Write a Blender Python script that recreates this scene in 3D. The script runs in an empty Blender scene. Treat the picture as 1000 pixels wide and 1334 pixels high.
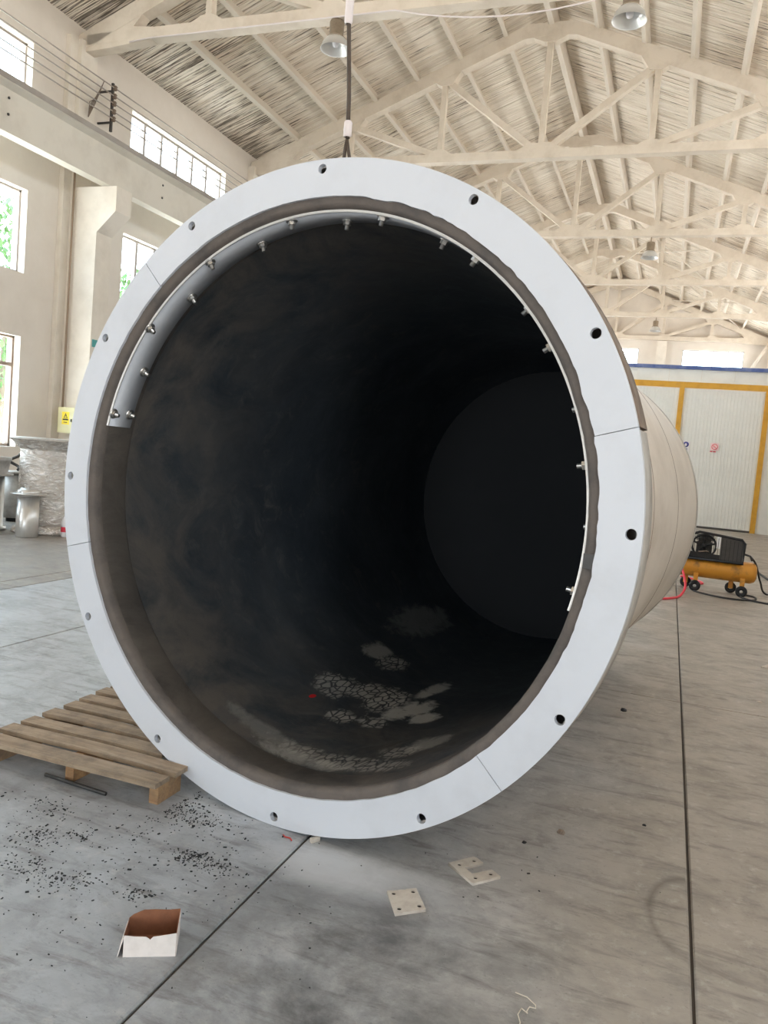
import bpy, bmesh, math, random
from mathutils import Vector, Matrix
PI = math.pi
S = bpy.context.scene
COL = S.collection
random.seed(7)

# ------------------------------------------------------------------ camera, world, lights, exposure
YAW, PITCH, ROLL, FPX = 0.342078795, -0.0767296097, 0.0845426481, 1033.27
r0 = Vector((math.cos(YAW), math.sin(YAW), 0))
fw = Vector((-math.sin(YAW)*math.cos(PITCH), math.cos(YAW)*math.cos(PITCH), math.sin(PITCH)))
u0 = r0.cross(fw)
rr = r0*math.cos(ROLL) + u0*math.sin(ROLL)
uu = -r0*math.sin(ROLL) + u0*math.cos(ROLL)
cam_d = bpy.data.cameras.new('camera')
cam = bpy.data.objects.new('camera', cam_d); COL.objects.link(cam)
m = Matrix((rr, uu, -fw)).transposed().to_4x4(); m.translation = Vector((0, 0, 1.56))
cam.matrix_world = m
cam_d.sensor_fit = 'HORIZONTAL'; cam_d.sensor_width = 36; cam_d.lens = 36*FPX/1000
cam_d.clip_start = 0.05; cam_d.clip_end = 500
S.camera = cam

w = bpy.data.worlds.new('world'); S.world = w; w.use_nodes = True
nt = w.node_tree; nt.nodes.clear()
wo = nt.nodes.new('ShaderNodeOutputWorld'); bg = nt.nodes.new('ShaderNodeBackground')
tc = nt.nodes.new('ShaderNodeTexCoord'); sx = nt.nodes.new('ShaderNodeSeparateXYZ'); rp = nt.nodes.new('ShaderNodeValToRGB')
mp = nt.nodes.new('ShaderNodeMapRange'); mp.inputs[1].default_value = -0.3; mp.inputs[2].default_value = 1
nt.links.new(tc.outputs['Generated'], sx.inputs[0]); nt.links.new(sx.outputs[2], mp.inputs[0]); nt.links.new(mp.outputs[0], rp.inputs[0])
rp.color_ramp.elements[0].position = 0.15; rp.color_ramp.elements[0].color = (1.2, 1.18, 1.14, 1)
e = rp.color_ramp.elements.new(0.25); e.color = (0.82, 0.92, 1.0, 1)
rp.color_ramp.elements[-1].position = 1.0; rp.color_ramp.elements[-1].color = (0.62, 0.80, 1.0, 1)
nt.links.new(rp.outputs[0], bg.inputs[0]); bg.inputs[1].default_value = 9.0
nt.links.new(bg.outputs[0], wo.inputs[0])

def area(name, loc, rot, sx_, sy_, power, color=(1, 1, 1), portal=False):
    l = bpy.data.lights.new(name, 'AREA'); l.shape = 'RECTANGLE'; l.size = sx_; l.size_y = sy_; l.energy = power; l.color = color
    l.cycles.is_portal = portal
    o = bpy.data.objects.new(name, l); COL.objects.link(o); o.location = loc; o.rotation_euler = rot
    return o
# the open end of the hall behind the camera, an unseen doorway added on the right for its light, the window bands on the left
area('front_door_daylight', (-3.4, -12.4, 1.8), (PI/2, 0, 0), 4.4, 3.6, 1, portal=True)
for nm, zc, hh in (('lower', 2.03, 1.9), ('middle', 4.68, 1.4), ('upper', 7.16, 1.1)):
    area('left_window_daylight_'+nm, (-10.85, 14.8, zc), (PI/2, 0, -PI/2), 54, hh+.1, 1, portal=True)
area('right_window_daylight', (4.05, 14.8, 7.16), (PI/2, 0, PI/2), 54, 1.2, 1, portal=True)
area('added_doorway_daylight', (4.05, -2.5, 1.6), (PI/2, 0, PI/2), 2.2, 3.2, 1, portal=True)
S.view_settings.view_transform = 'Standard'; S.view_settings.look = 'None'
S.view_settings.gamma = 1; S.view_settings.use_curve_mapping = False
S.view_settings.exposure = 0.52
S.cycles.max_bounces = 12; S.cycles.diffuse_bounces = 8; S.cycles.glossy_bounces = 4
S.cycles.transparent_max_bounces = 12; S.cycles.caustics_reflective = False; S.cycles.caustics_refractive = False
S.cycles.sample_clamp_indirect = 6

# ------------------------------------------------------------------ materials
def c(r, g, b):
    f = lambda v: (v/255/12.92) if v/255 <= 0.04045 else ((v/255+0.055)/1.055)**2.4
    return (f(r), f(g), f(b), 1)
class NT:
    def __init__(s, name):
        s.m = bpy.data.materials.new(name); s.m.use_nodes = True; s.t = s.m.node_tree; s.t.nodes.clear()
        s.o = s.n('OutputMaterial'); s.b = s.n('BsdfPrincipled'); s.l(s.b.outputs[0], s.o.inputs[0])
        s.tc = s.n('TexCoord')
    def n(s, k, **kw):
        x = s.t.nodes.new('ShaderNode'+k)
        for a, v in kw.items(): setattr(x, a, v)
        return x
    def l(s, a, b): s.t.links.new(a, b)
    def map(s, scale=(1, 1, 1), rot=(0, 0, 0), src='Object'):
        x = s.n('Mapping'); x.inputs['Scale'].default_value = scale; x.inputs['Rotation'].default_value = rot
        s.l(s.tc.outputs[src], x.inputs[0]); return x.outputs[0]
    def noise(s, vec, scale=5, detail=4, rough=.6, dist=0):
        x = s.n('TexNoise'); x.inputs['Scale'].default_value = scale; x.inputs['Detail'].default_value = detail
        x.inputs['Roughness'].default_value = rough; x.inputs['Distortion'].default_value = dist
        s.l(vec, x.inputs['Vector']); return x.outputs[0]
    def ramp(s, v, a, b, ca=(0, 0, 0, 1), cb=(1, 1, 1, 1)):
        x = s.n('ValToRGB'); e = x.color_ramp.elements; e[0].position = a; e[0].color = ca; e[1].position = b; e[1].color = cb
        s.l(v, x.inputs[0]); return x.outputs[0]
    def mix(s, f, a, b, mode='MIX'):
        x = s.n('MixRGB', blend_type=mode)
        for i, v in enumerate((f, a, b)):
            if hasattr(v, 'links'): s.l(v, x.inputs[i])
            else: x.inputs[i].default_value = v
        return x.outputs[0]
    def math(s, op, a, b=0.0, cc=None):
        x = s.n('Math', operation=op)
        for i, v in enumerate((a, b) if cc is None else (a, b, cc)):
            if hasattr(v, 'links'): s.l(v, x.inputs[i])
            else: x.inputs[i].default_value = v
        return x.outputs[0]
    def bump(s, h, strength=.3, dist=.01):
        x = s.n('Bump'); x.inputs['Strength'].default_value = strength; x.inputs['Distance'].default_value = dist
        s.l(h, x.inputs['Height']); s.l(x.outputs[0], s.b.inputs['Normal']); return x
    def col(s, v):
        if hasattr(v, 'links'): s.l(v, s.b.inputs['Base Color'])
        else: s.b.inputs['Base Color'].default_value = v
    def set(s, **k):
        for a, v in k.items():
            i = s.b.inputs[a.replace('_', ' ')]
            if hasattr(v, 'links'): s.l(v, i)
            else: i.default_value = v
def pm(name, base, rough=.6, metal=0, dirt=None, amt=.5, scale=4, bump=.1, bscale=40, stretch=(1, 1, 1), lo=.45, hi=.75, spec=.5):
    n = NT(name); v = n.map(stretch)
    a = n.noise(v, scale, 6, .65)
    if dirt is None: dirt = tuple(x*.7 for x in base[:3])+(1,)
    f = n.ramp(a, lo, hi); f2 = n.math('MULTIPLY', f, amt)
    n.col(n.mix(f2, base, dirt)); n.set(Roughness=rough, Metallic=metal, Specular_IOR_Level=spec)
    if bump: n.bump(n.noise(v, bscale, 3, .6), bump, .004)
    return n.m

WALL = pm('painted_plaster', c(222, 214, 204), .85, dirt=c(202, 192, 180), amt=.6, scale=.9, bump=.25, bscale=14, lo=.4, hi=.75)
CONC = pm('whitewashed_concrete', c(226, 218, 206), .8, dirt=c(198, 188, 174), amt=.6, scale=2.2, bump=.3, bscale=22)
BEAM = pm('grey_washed_concrete', c(216, 210, 198), .8, dirt=c(190, 182, 168), amt=.6, scale=1.6, bump=.3, bscale=22)
LEDGE = pm('dull_grey_steel', c(164, 156, 148), .7, dirt=c(128, 118, 108), amt=.6, scale=3)
PURL = pm('pale_purlin_paint', c(212, 203, 190), .75, dirt=c(190, 180, 166), amt=.6, scale=3, bump=.2)
TRUSS = pm('aged_cream_paint', c(212, 201, 186), .75, dirt=c(186, 172, 154), amt=.7, scale=2.5, bump=.25, bscale=20)
DARKB = pm('dark_board', c(86, 76, 66), .9, amt=.4)
FRAME = pm('window_frame_grey', c(176, 168, 162), .5, dirt=c(130, 120, 112), amt=.4, scale=8)
FRAME_W = pm('window_frame_white', c(226, 216, 204), .5, amt=.2)
FRAME_B = pm('window_frame_brown', c(150, 132, 118), .5, dirt=c(100, 84, 74), amt=.4)
WHITE = pm('white_flange_paint', c(203, 207, 214), .45, dirt=c(180, 182, 186), amt=.5, scale=2.5, bump=.06, bscale=60, lo=.5, hi=.8)
STEELP = pm('weathered_primer_steel', c(208, 199, 188), .5, .1, dirt=c(178, 167, 154), amt=.8, scale=2.0, bump=.08, stretch=(1, .5, 1))
RUST = pm('bare_brown_edge', c(128, 112, 98), .75, dirt=c(78, 62, 52), amt=.8, scale=14, bump=.4)
EDGE = pm('grey_edge_steel', c(184, 180, 174), .5, .2, dirt=c(140, 132, 124), amt=.7, scale=9, bump=.15)
BAND = pm('rubber_edge_brown', c(98, 90, 84), .8, dirt=c(62, 60, 60), amt=.9, scale=6, bump=.8, bscale=26)
STRAP = pm('brushed_steel_strap', c(206, 210, 216), .45, .3, dirt=c(176, 178, 184), amt=.4, scale=5, bump=.02)
STRAPE = pm('bright_strap_edge', c(228, 226, 222), .35, .3, amt=.1)
BOLT = pm('zinc_bolt', c(200, 198, 194), .28, .9, amt=.2)
BLACK = pm('black_iron', c(34, 34, 36), .5, .3, dirt=c(60, 56, 52), amt=.5, scale=12)
DGREY = pm('dark_grey_metal', c(74, 72, 70), .5, .4, dirt=c(46, 44, 42), amt=.5, scale=10)
ROPE = pm('greasy_cable', c(82, 70, 60), .6, .3, dirt=c(50, 42, 36), amt=.6, scale=30, bump=.6, bscale=120)
SLEEVE = pm('white_sleeve', c(216, 206, 204), .5, amt=.2)
LAMPG = pm('lamp_housing_grey', c(150, 136, 118), .5, .4, dirt=c(96, 84, 70), amt=.6, scale=12)
LAMPR = pm('lamp_reflector', c(222, 222, 220), .3, .5, amt=.2)
YEL = pm('yellow_door_frame', c(214, 160, 50), .5, dirt=c(170, 118, 40), amt=.5, scale=5)
PANEL = pm('sandwich_panel_white', c(230, 230, 225), .45, dirt=c(200, 200, 194), amt=.5, scale=1.5, bump=.0)
BLUE = pm('blue_cap_trim', c(70, 92, 150), .45, dirt=c(150, 160, 190), amt=.6, scale=3)
ORANGE = pm('orange_tank_paint', c(206, 142, 48), .4, .1, dirt=c(96, 68, 44), amt=.85, scale=5, lo=.5, hi=.68)
PINK = pm('red_air_hose', c(232, 66, 84), .4, amt=.1)
CABLE = pm('black_rubber_cable', c(48, 46, 46), .6, amt=.2)
CARDW = pm('white_card', c(222, 214, 208), .7, dirt=c(190, 182, 176), amt=.4, scale=30)
CARDB = pm('brown_card', c(134, 88, 62), .85, dirt=c(96, 60, 42), amt=.5, scale=25)
PLATE = pm('dusty_painted_plate', c(196, 188, 176), .6, dirt=c(156, 142, 130), amt=.6, scale=22, bump=.2)
HOLE = pm('plate_hole_dark', c(40, 34, 30), .9, amt=.1)
RUBC = pm('rubber_crumb_black', c(36, 38, 40), .8, amt=.2)
TREEL = pm('pale_leaf', c(74, 112, 52), .6, dirt=c(50, 88, 38), amt=.6, scale=3)
BARK = pm('bark', c(110, 96, 80), .9, amt=.4)
OUTW = pm('outside_masonry', c(226, 220, 208), .8, amt=.2)
EBOX = pm('cream_box_paint', c(214, 206, 160), .45, dirt=c(190, 182, 140), amt=.4, scale=6)
YELS = pm('warning_yellow', c(236, 208, 40), .5, amt=.1)
TEAL = pm('teal_label', c(74, 160, 158), .5, amt=.2)
WSIGN = pm('sign_white', c(232, 230, 232), .5, amt=.1)
BSIGN = pm('sign_blue', c(66, 70, 150), .5, amt=.1)
RSIGN = pm('sign_red', c(226, 76, 92), .5, amt=.1)
PSIGN = pm('sign_pink', c(244, 214, 216), .5, amt=.1)
RED = pm('red_label', c(206, 44, 66), .5, amt=.1)
STAINL = pm('satin_stainless', c(200, 198, 194), .32, .7, dirt=c(160, 156, 150), amt=.5, scale=4, stretch=(4, 4, .4))
PIPE = pm('conduit_brown', c(150, 128, 108), .6, amt=.3)
WIREM = pm('pale_scrap_wire', c(216, 208, 192), .5, amt=.1)
REDP = pm('red_paint_chip', c(190, 60, 50), .6, amt=.2)

def wrap_mat():
    n = NT('stretch_film'); v = n.map((2, 2, 6)); a = n.noise(v, 2.2, 7, .65, 2.0)
    n.col(n.mix(n.ramp(a, .35, .65), c(176, 166, 154), c(238, 236, 234)))  # white streaks stand in for the film's highlights
    n.set(Roughness=n.ramp(a, .3, .7, (.12,)*3+(1,), (.35,)*3+(1,)), Metallic=.4)
    n.bump(a, .7, .03); return n.m
WRAP = wrap_mat()
def glass_mat():
    n = NT('window_glass'); n.t.nodes.remove(n.b)
    t = n.n('BsdfTransparent'); t.inputs[0].default_value = (.92, .96, .97, 1)
    g = n.n('BsdfGlossy'); g.inputs['Roughness'].default_value = .05
    mx = n.n('MixShader'); mx.inputs[0].default_value = .06
    n.l(t.outputs[0], mx.inputs[1]); n.l(g.outputs[0], mx.inputs[2]); n.l(mx.outputs[0], n.o.inputs[0]); return n.m
GLASS = glass_mat()
def deck_mat(name, sgn):
    n = NT(name)
    v = n.map((.35, 9, 1)); a = n.noise(v, 1.6, 5, .7)          # streaks running down the slope
    v2 = n.map((1, 1, 1)); patch = n.noise(v2, .45, 4, .6)
    v3 = n.map((.9, 22, 1)); b = n.noise(v3, 1.4, 3, .6)
    base = n.mix(n.ramp(a, .35, .7), c(206, 193, 176), c(242, 236, 224))
    base = n.mix(n.math('MULTIPLY', n.ramp(patch, .45, .75), .5), base, c(198, 176, 150))
    # black mould between the reeds, heaviest by the eaves
    sp = n.n('SeparateXYZ'); n.l(n.tc.outputs['Object'], sp.inputs[0])
    ed = n.n('MapRange'); n.l(sp.outputs[0], ed.inputs[0])
    ed.inputs[1].default_value = -7.1 if sgn < 0 else 7.4; ed.inputs[2].default_value = -5.2 if sgn < 0 else 4.2
    ed.inputs[3].default_value = .15 if sgn < 0 else .05; ed.inputs[4].default_value = 0.0
    thr = n.math('ADD', n.math('ADD', b, ed.outputs[0]), n.math('MULTIPLY', n.math('SUBTRACT', patch, .5), .35))
    mask = n.ramp(thr, .60, .68)
    base = n.mix(n.math('MULTIPLY', mask, .85), base, c(74, 62, 52))
    n.col(base); n.set(Roughness=.9); n.bump(b, .5, .02)
    return n.m
DECK_L, DECK_R = deck_mat('reed_deck_left', -1), deck_mat('reed_deck_right', 1)

def floor_mat(name, brown):
    n = NT(name); v = n.map((1, 1, 1), src='Generated')
    geo = n.n('NewGeometry'); 
    def mapw(scale, rot=0):
        x = n.n('Mapping'); x.inputs['Scale'].default_value = scale; x.inputs['Rotation'].default_value = (0, 0, rot)
        n.l(geo.outputs['Position'], x.inputs[0]); return x.outputs[0]
    w1 = mapw((1, 1, 1)); big = n.noise(w1, .55, 5, .6, .3); mid = n.noise(w1, 2.6, 7, .7, .6)
    fine = n.noise(w1, 14, 5, .7); st = n.noise(mapw((1.1, 5, 1), .25), 2.2, 6, .72, .5)
    sp = n.n('SeparateXYZ'); n.l(geo.outputs['Position'], sp.inputs[0])
    side = n.n('MapRange'); n.l(n.math('ADD', sp.outputs[0], n.math('MULTIPLY', n.math('SUBTRACT', big, .5), 2.4)), side.inputs[0])
    side.inputs[1].default_value = -1.3; side.inputs[2].default_value = .1
    grey, tan = c(170, 175, 180), c(164, 157, 148)  # cool-to-warm cast of the hall light, painted into the concrete colour
    base = n.mix(side.outputs[0], grey, tan) if not brown else n.mix(0.0, c(142, 137, 130), tan)
    base = n.mix(n.math('MULTIPLY', n.ramp(mid, .45, .72), .45), base, c(116, 112, 108))
    base = n.mix(n.math('MULTIPLY', n.ramp(st, .52, .68), .62), base, c(92, 86, 81))
    base = n.mix(n.math('MULTIPLY', n.ramp(fine, .55, .72), .4), base, c(204, 202, 198))
    spk = n.noise(mapw((1, 1.6, 1), .3), 42, 4, .75)
    base = n.mix(n.math('MULTIPLY', n.ramp(spk, .60, .70), .55), base, c(84, 80, 78))
    smg = n.noise(mapw((1, 1.5, 1), .9), 5.5, 7, .75, .4)
    base = n.mix(n.math('MULTIPLY', n.ramp(smg, .50, .70), .45), base, c(100, 97, 95))
    # dark scuffed patches where rubber dust was trodden in, near the camera
    dm = n.noise(mapw((1, 1.2, 1), .6), 1.7, 8, .72, .25)
    near = n.n('MapRange'); n.l(sp.outputs[1], near.inputs[0]); near.inputs[1].default_value = 3.0; near.inputs[2].default_value = 2.3
    if not brown:
        base = n.mix(n.math('MULTIPLY', n.math('MULTIPLY', n.ramp(dm, .38, .58), near.outputs[0]), n.math('ADD', .22, n.math('MULTIPLY', .72, n.math('MAXIMUM', 0.0, n.math('SUBTRACT', 1.0, n.math('ABSOLUTE', n.math('MULTIPLY', n.math('ADD', sp.outputs[0], .72), 1.5))))))), base, c(78, 78, 80))
        # pool of light before the flange, painted into the floor colour
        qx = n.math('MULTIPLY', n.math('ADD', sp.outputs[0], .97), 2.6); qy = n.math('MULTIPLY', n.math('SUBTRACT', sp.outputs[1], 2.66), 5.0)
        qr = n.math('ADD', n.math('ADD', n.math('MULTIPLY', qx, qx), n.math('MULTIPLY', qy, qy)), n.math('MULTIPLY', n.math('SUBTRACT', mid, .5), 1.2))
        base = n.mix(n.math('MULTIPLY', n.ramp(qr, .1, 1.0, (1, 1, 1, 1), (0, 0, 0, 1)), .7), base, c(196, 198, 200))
        # worn crescent left by a drum
        dx = n.math('SUBTRACT', sp.outputs[0], .235); dy = n.math('SUBTRACT', sp.outputs[1], 2.97)
        rad = n.math('SQRT', n.math('ADD', n.math('MULTIPLY', n.math('MULTIPLY', dx, dx), 3.4), n.math('MULTIPLY', dy, dy)))
        ringm = n.math('SUBTRACT', 1.0, n.math('MULTIPLY', n.math('ABSOLUTE', n.math('SUBTRACT', rad, .27)), 26))
        ringm = n.math('MULTIPLY', n.math('MAXIMUM', ringm, 0.0), n.math('LESS_THAN', dx, -.02))
        base = n.mix(n.math('MULTIPLY', n.math('MULTIPLY', ringm, n.ramp(mid, .36, .6)), .6), base, c(90, 84, 78))
    n.col(base)
    n.set(Roughness=n.ramp(mid, .35, .7, (.34,)*3+(1,), (.6,)*3+(1,)), Specular_IOR_Level=.55)
    n.bump(fine, .12, .004); return n.m
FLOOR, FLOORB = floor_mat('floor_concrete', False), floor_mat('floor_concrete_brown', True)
GROUT = pm('joint_filler', c(80, 73, 67), .9, amt=.3)
def wood_mat(name, base, dark):
    n = NT(name); v = n.map((1.2, 16, 16)); a = n.noise(v, 2.5, 6, .7, .6)
    oi = n.n('ObjectInfo'); tint = n.math('MULTIPLY', oi.outputs['Random'], .45)
    b = n.mix(n.ramp(a, .35, .7), base, dark); b = n.mix(tint, b, c(132, 118, 100))
    k = n.noise(n.map((3, 3, 3)), 3, 5, .7)
    b = n.mix(n.math('MULTIPLY', n.ramp(k, .45, .65), .55), b, c(104, 92, 80))
    n.col(b); n.set(Roughness=.85); n.bump(a, .4, .004); return n.m
WOOD = wood_mat('weathered_board', c(182, 162, 138), c(128, 106, 84))
WOODS = wood_mat('raw_pine_block', c(184, 146, 102), c(148, 106, 70))

U = 1.3   # metres per radius unit of the tank's bolt circle
def liner_mat(base_a, base_b, prints):
    n = NT('rubber_lining'+('_trodden' if prints else '_front'))
    sp = n.n('SeparateXYZ'); n.l(n.tc.outputs['Object'], sp.inputs[0])
    v = n.map((1, 1, 1)); a = n.noise(v, 1.3, 6, .65, .5); b = n.noise(v, 5.5, 7, .75, .8); f = n.noise(v, 30, 3, .6)
    base = n.mix(n.ramp(a, .4, .75), base_a, base_b)
    base = n.mix(n.math('MULTIPLY', n.ramp(b, .54, .74), .5), base, c(106, 104, 100))
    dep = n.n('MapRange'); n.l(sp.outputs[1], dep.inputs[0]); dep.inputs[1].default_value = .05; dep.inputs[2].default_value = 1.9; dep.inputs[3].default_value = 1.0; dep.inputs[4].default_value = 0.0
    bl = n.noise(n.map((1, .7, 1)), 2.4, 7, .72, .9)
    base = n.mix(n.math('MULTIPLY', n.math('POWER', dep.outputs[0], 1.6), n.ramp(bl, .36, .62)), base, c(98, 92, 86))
    if prints:
        s_arc = n.math('MULTIPLY', n.math('ARCTAN2', sp.outputs[2], sp.outputs[0]), .885*U)
        vo = n.n('TexVoronoi', feature='DISTANCE_TO_EDGE'); n.l(n.map((1, .35, 1)), vo.inputs['Vector']); vo.inputs['Scale'].default_value = 34
        tread = n.ramp(vo.outputs['Distance'], .04, .12)
        cl = n.noise(n.map((1, .6, 1)), 9, 5, .75, .6)
        tot = None; solid = None
        # (angle deg, depth, half-width across, half-length along, strength, tread?)
        P = [(-126, 2.27, .09, .36, .3, 0), (-119.5, 1.52, .05, .12, .7, 0), (-112.6, 1.50, .05, .12, .8, 1), (-111.9, .94, .075, .13, .75, 1),
             (-106, 1.06, .045, .13, .8, 1), (-99.5, 1.05, .06, .20, 1.0, 1), (-92, .93, .05, .10, .95, 0), (-90, 1.06, .055, .14, 1.0, 0),
             (-94.4, 1.38, .035, .18, 1.0, 0), (-84.5, .93, .05, .09, 1.0, 0), (-100.7, .70, .05, .08, .7, 1), (-93.8, .75, .05, .07, .75, 1),
             (-84, .28, .24, .07, .5, 1), (-92.5, .22, .16, .05, .55, 0), (-72, .55, .07, .10, .5, 0), (-76, .45, .07, .07, .55, 1),
             (-104, .28, .16, .05, .25, 0)]
        for (an, dp, hw, hl, stg, tr) in P:
            arc = math.radians(an)*.885*U
            d1 = n.math('MULTIPLY', n.math('SUBTRACT', s_arc, arc), 1/(hw*1.3*U)); d2 = n.math('MULTIPLY', n.math('SUBTRACT', sp.outputs[1], dp*U), 1/(hl*1.2*U))
            r = n.math('ADD', n.math('MULTIPLY', d1, d1), n.math('MULTIPLY', d2, d2))
            r = n.math('ADD', r, n.math('MULTIPLY', n.math('SUBTRACT', cl, .5), 3.2))
            k = n.math('MULTIPLY', n.ramp(r, .3, 1.25, (1, 1, 1, 1), (0, 0, 0, 1)), stg)
            if tr: tot = k if tot is None else n.math('MAXIMUM', tot, k)
            else: solid = k if solid is None else n.math('MAXIMUM', solid, k)
        base = n.mix(n.math('MULTIPLY', solid, .9), base, c(176, 176, 172))
        base = n.mix(n.math('MULTIPLY', n.math('MULTIPLY', tot, tread), .8), base, c(186, 184, 178))
        dd = n.math('SUBTRACT', s_arc, math.radians(-111.3)*.885*U); de = n.math('SUBTRACT', sp.outputs[1], .722*U)
        rd = n.math('ADD', n.math('MULTIPLY', dd, dd), n.math('MULTIPLY', n.math('MULTIPLY', de, de), .15))
        base = n.mix(n.math('LESS_THAN', rd, .00016), base, c(196, 30, 36))
    n.col(base); n.set(Roughness=n.ramp(b, .3, .7, (.5,)*3+(1,), (.75,)*3+(1,)), Specular_IOR_Level=.35)
    n.bump(b, .25, .01); return n.m
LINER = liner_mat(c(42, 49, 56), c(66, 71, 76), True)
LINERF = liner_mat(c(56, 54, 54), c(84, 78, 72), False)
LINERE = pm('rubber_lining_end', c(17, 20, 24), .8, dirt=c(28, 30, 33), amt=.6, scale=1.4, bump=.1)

# ------------------------------------------------------------------ mesh helpers
class MB:
    def __init__(s): s.v = []; s.f = []; s.sm = []
    def add(s, vs, fs, smooth=False, M=None):
        k = len(s.v)
        s.v += [tuple(M @ Vector(p)) if M is not None else tuple(p) for p in vs]
        s.f += [tuple(k+i for i in f) for f in fs]; s.sm += [smooth]*len(fs); return s
    def box(s, p0, p1, M=None):
        (a, b, c_), (d, e_, f) = p0, p1
        vs = [(a, b, c_), (d, b, c_), (d, e_, c_), (a, e_, c_), (a, b, f), (d, b, f), (d, e_, f), (a, e_, f)]
        return s.add(vs, [(0, 3, 2, 1), (4, 5, 6, 7), (0, 1, 5, 4), (1, 2, 6, 5), (2, 3, 7, 6), (3, 0, 4, 7)], False, M)
    def prism(s, poly, d0, d1, axis='Y', M=None):
        n = len(poly)
        pt = {'Y': lambda p, d: (p[0], d, p[1]), 'Z': lambda p, d: (p[0], p[1], d), 'X': lambda p, d: (d, p[0], p[1])}[axis]
        vs = [pt(p, d0) for p in poly]+[pt(p, d1) for p in poly]
        fs = [tuple(range(n-1, -1, -1)), tuple(range(n, 2*n))]+[(i, (i+1) % n, n+(i+1) % n, n+i) for i in range(n)]
        return s.add(vs, fs, False, M)
    def tube(s, pts, r, n=8, caps=True, M=None):
        pts = [Vector(p) for p in pts]; vs = []; fs = []; up = None
        for i, p in enumerate(pts):
            t = (pts[min(i+1, len(pts)-1)]-pts[max(i-1, 0)]).normalized()
            if up is None: up = Vector((0, 0, 1)) if abs(t.z) < .9 else Vector((1, 0, 0))
            a = t.cross(up).normalized(); b = a.cross(t).normalized(); up = b
            rad = r[i] if isinstance(r, (list, tuple)) else r
            vs += [tuple(p+a*rad*math.cos(2*PI*k/n)+b*rad*math.sin(2*PI*k/n)) for k in range(n)]
        for i in range(len(pts)-1):
            fs += [(i*n+k, i*n+(k+1) % n, (i+1)*n+(k+1) % n, (i+1)*n+k) for k in range(n)]
        s.add(vs, fs, True, M)
        if caps:
            k0 = len(s.v)-len(vs); s.f += [tuple(k0+k for k in range(n))[::-1], tuple(k0+(len(pts)-1)*n+k for k in range(n))]; s.sm += [False, False]
        return s
    def lathe(s, prof, n=48, a0=0, a1=2*PI, axis='Z', M=None, smooth=True, shift=None):
        """prof: (r, h) points; about Z, or about Y with h = depth"""
        full = abs(a1-a0-2*PI) < 1e-6; cnt = n if full else n+1; vs = []
        for j, (r, h) in enumerate(prof):
            for k in range(cnt):
                a = a0+(a1-a0)*k/n
                if axis == 'Z': p = (r*math.cos(a), r*math.sin(a), h)
                else:
                    p = (r*math.cos(a), h, r*math.sin(a))
                    if shift: p = (p[0]+shift[0]*h, p[1], p[2]+shift[1]*h)
                vs.append(p)
        fs = []
        for j in range(len(prof)-1):
            for k in range(n if full else n):
                k2 = (k+1) % cnt
                fs.append((j*cnt+k, j*cnt+k2, (j+1)*cnt+k2, (j+1)*cnt+k))
        return s.add(vs, fs, smooth, M)
    def build(s, name, mat, parent=None, loc=None, fixn=True):
        me = bpy.data.meshes.new(name); me.from_pydata(s.v, [], s.f)
        me.polygons.foreach_set('use_smooth', s.sm)
        if fixn:
            bm = bmesh.new(); bm.from_mesh(me); bmesh.ops.recalc_face_normals(bm, faces=bm.faces); bm.to_mesh(me); bm.free()
        me.materials.append(mat); me.update()
        o = bpy.data.objects.new(name, me); COL.objects.link(o)
        if parent: o.parent = parent
        if loc: o.location = loc
        return o
def empty(name, loc=(0, 0, 0), rz=0, parent=None):
    o = bpy.data.objects.new(name, None); COL.objects.link(o); o.location = loc; o.rotation_euler = (0, 0, rz)
    o.empty_display_size = .1
    if parent: o.parent = parent
    return o
def tag(o, label=None, cat=None, group=None, kind=None):
    if label: o['label'] = label
    if cat: o['category'] = cat
    if group: o['group'] = group
    if kind: o['kind'] = kind
    return o
def copy_tree(o, parent=None):
    q = o.copy(); COL.objects.link(q); q.parent = parent
    for ch in [x for x in o.children]: copy_tree(ch, q)
    return q
def link_copy(o, parent, loc=None):
    q = o.copy(); COL.objects.link(q); q.parent = parent
    if loc is not None: q.location = loc
    return q
def flat_plate(name, outline, holes, t, mat, parent=None):
    """plate from a closed outline with real holes, lying in XY, extruded by t"""
    cu = bpy.data.curves.new(name, 'CURVE'); cu.dimensions = '2D'; cu.fill_mode = 'BOTH'; cu.extrude = t/2
    for poly in [outline]+holes:
        sp = cu.splines.new('POLY'); sp.points.add(len(poly)-1); sp.use_cyclic_u = True
        for i, p in enumerate(poly): sp.points[i].co = (p[0], p[1], 0, 1)
    tmp = bpy.data.objects.new(name, cu); COL.objects.link(tmp)
    dg = bpy.context.evaluated_depsgraph_get(); me = bpy.data.meshes.new_from_object(tmp.evaluated_get(dg))
    bpy.data.objects.remove(tmp); bpy.data.curves.remove(cu); me.materials.clear(); me.materials.append(mat); me.name = name
    o = bpy.data.objects.new(name, me); COL.objects.link(o)
    if parent: o.parent = parent
    return o
def circ(x, y, r, n=20): return [(x+r*math.cos(2*PI*k/n), y+r*math.sin(2*PI*k/n)) for k in range(n)]

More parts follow.
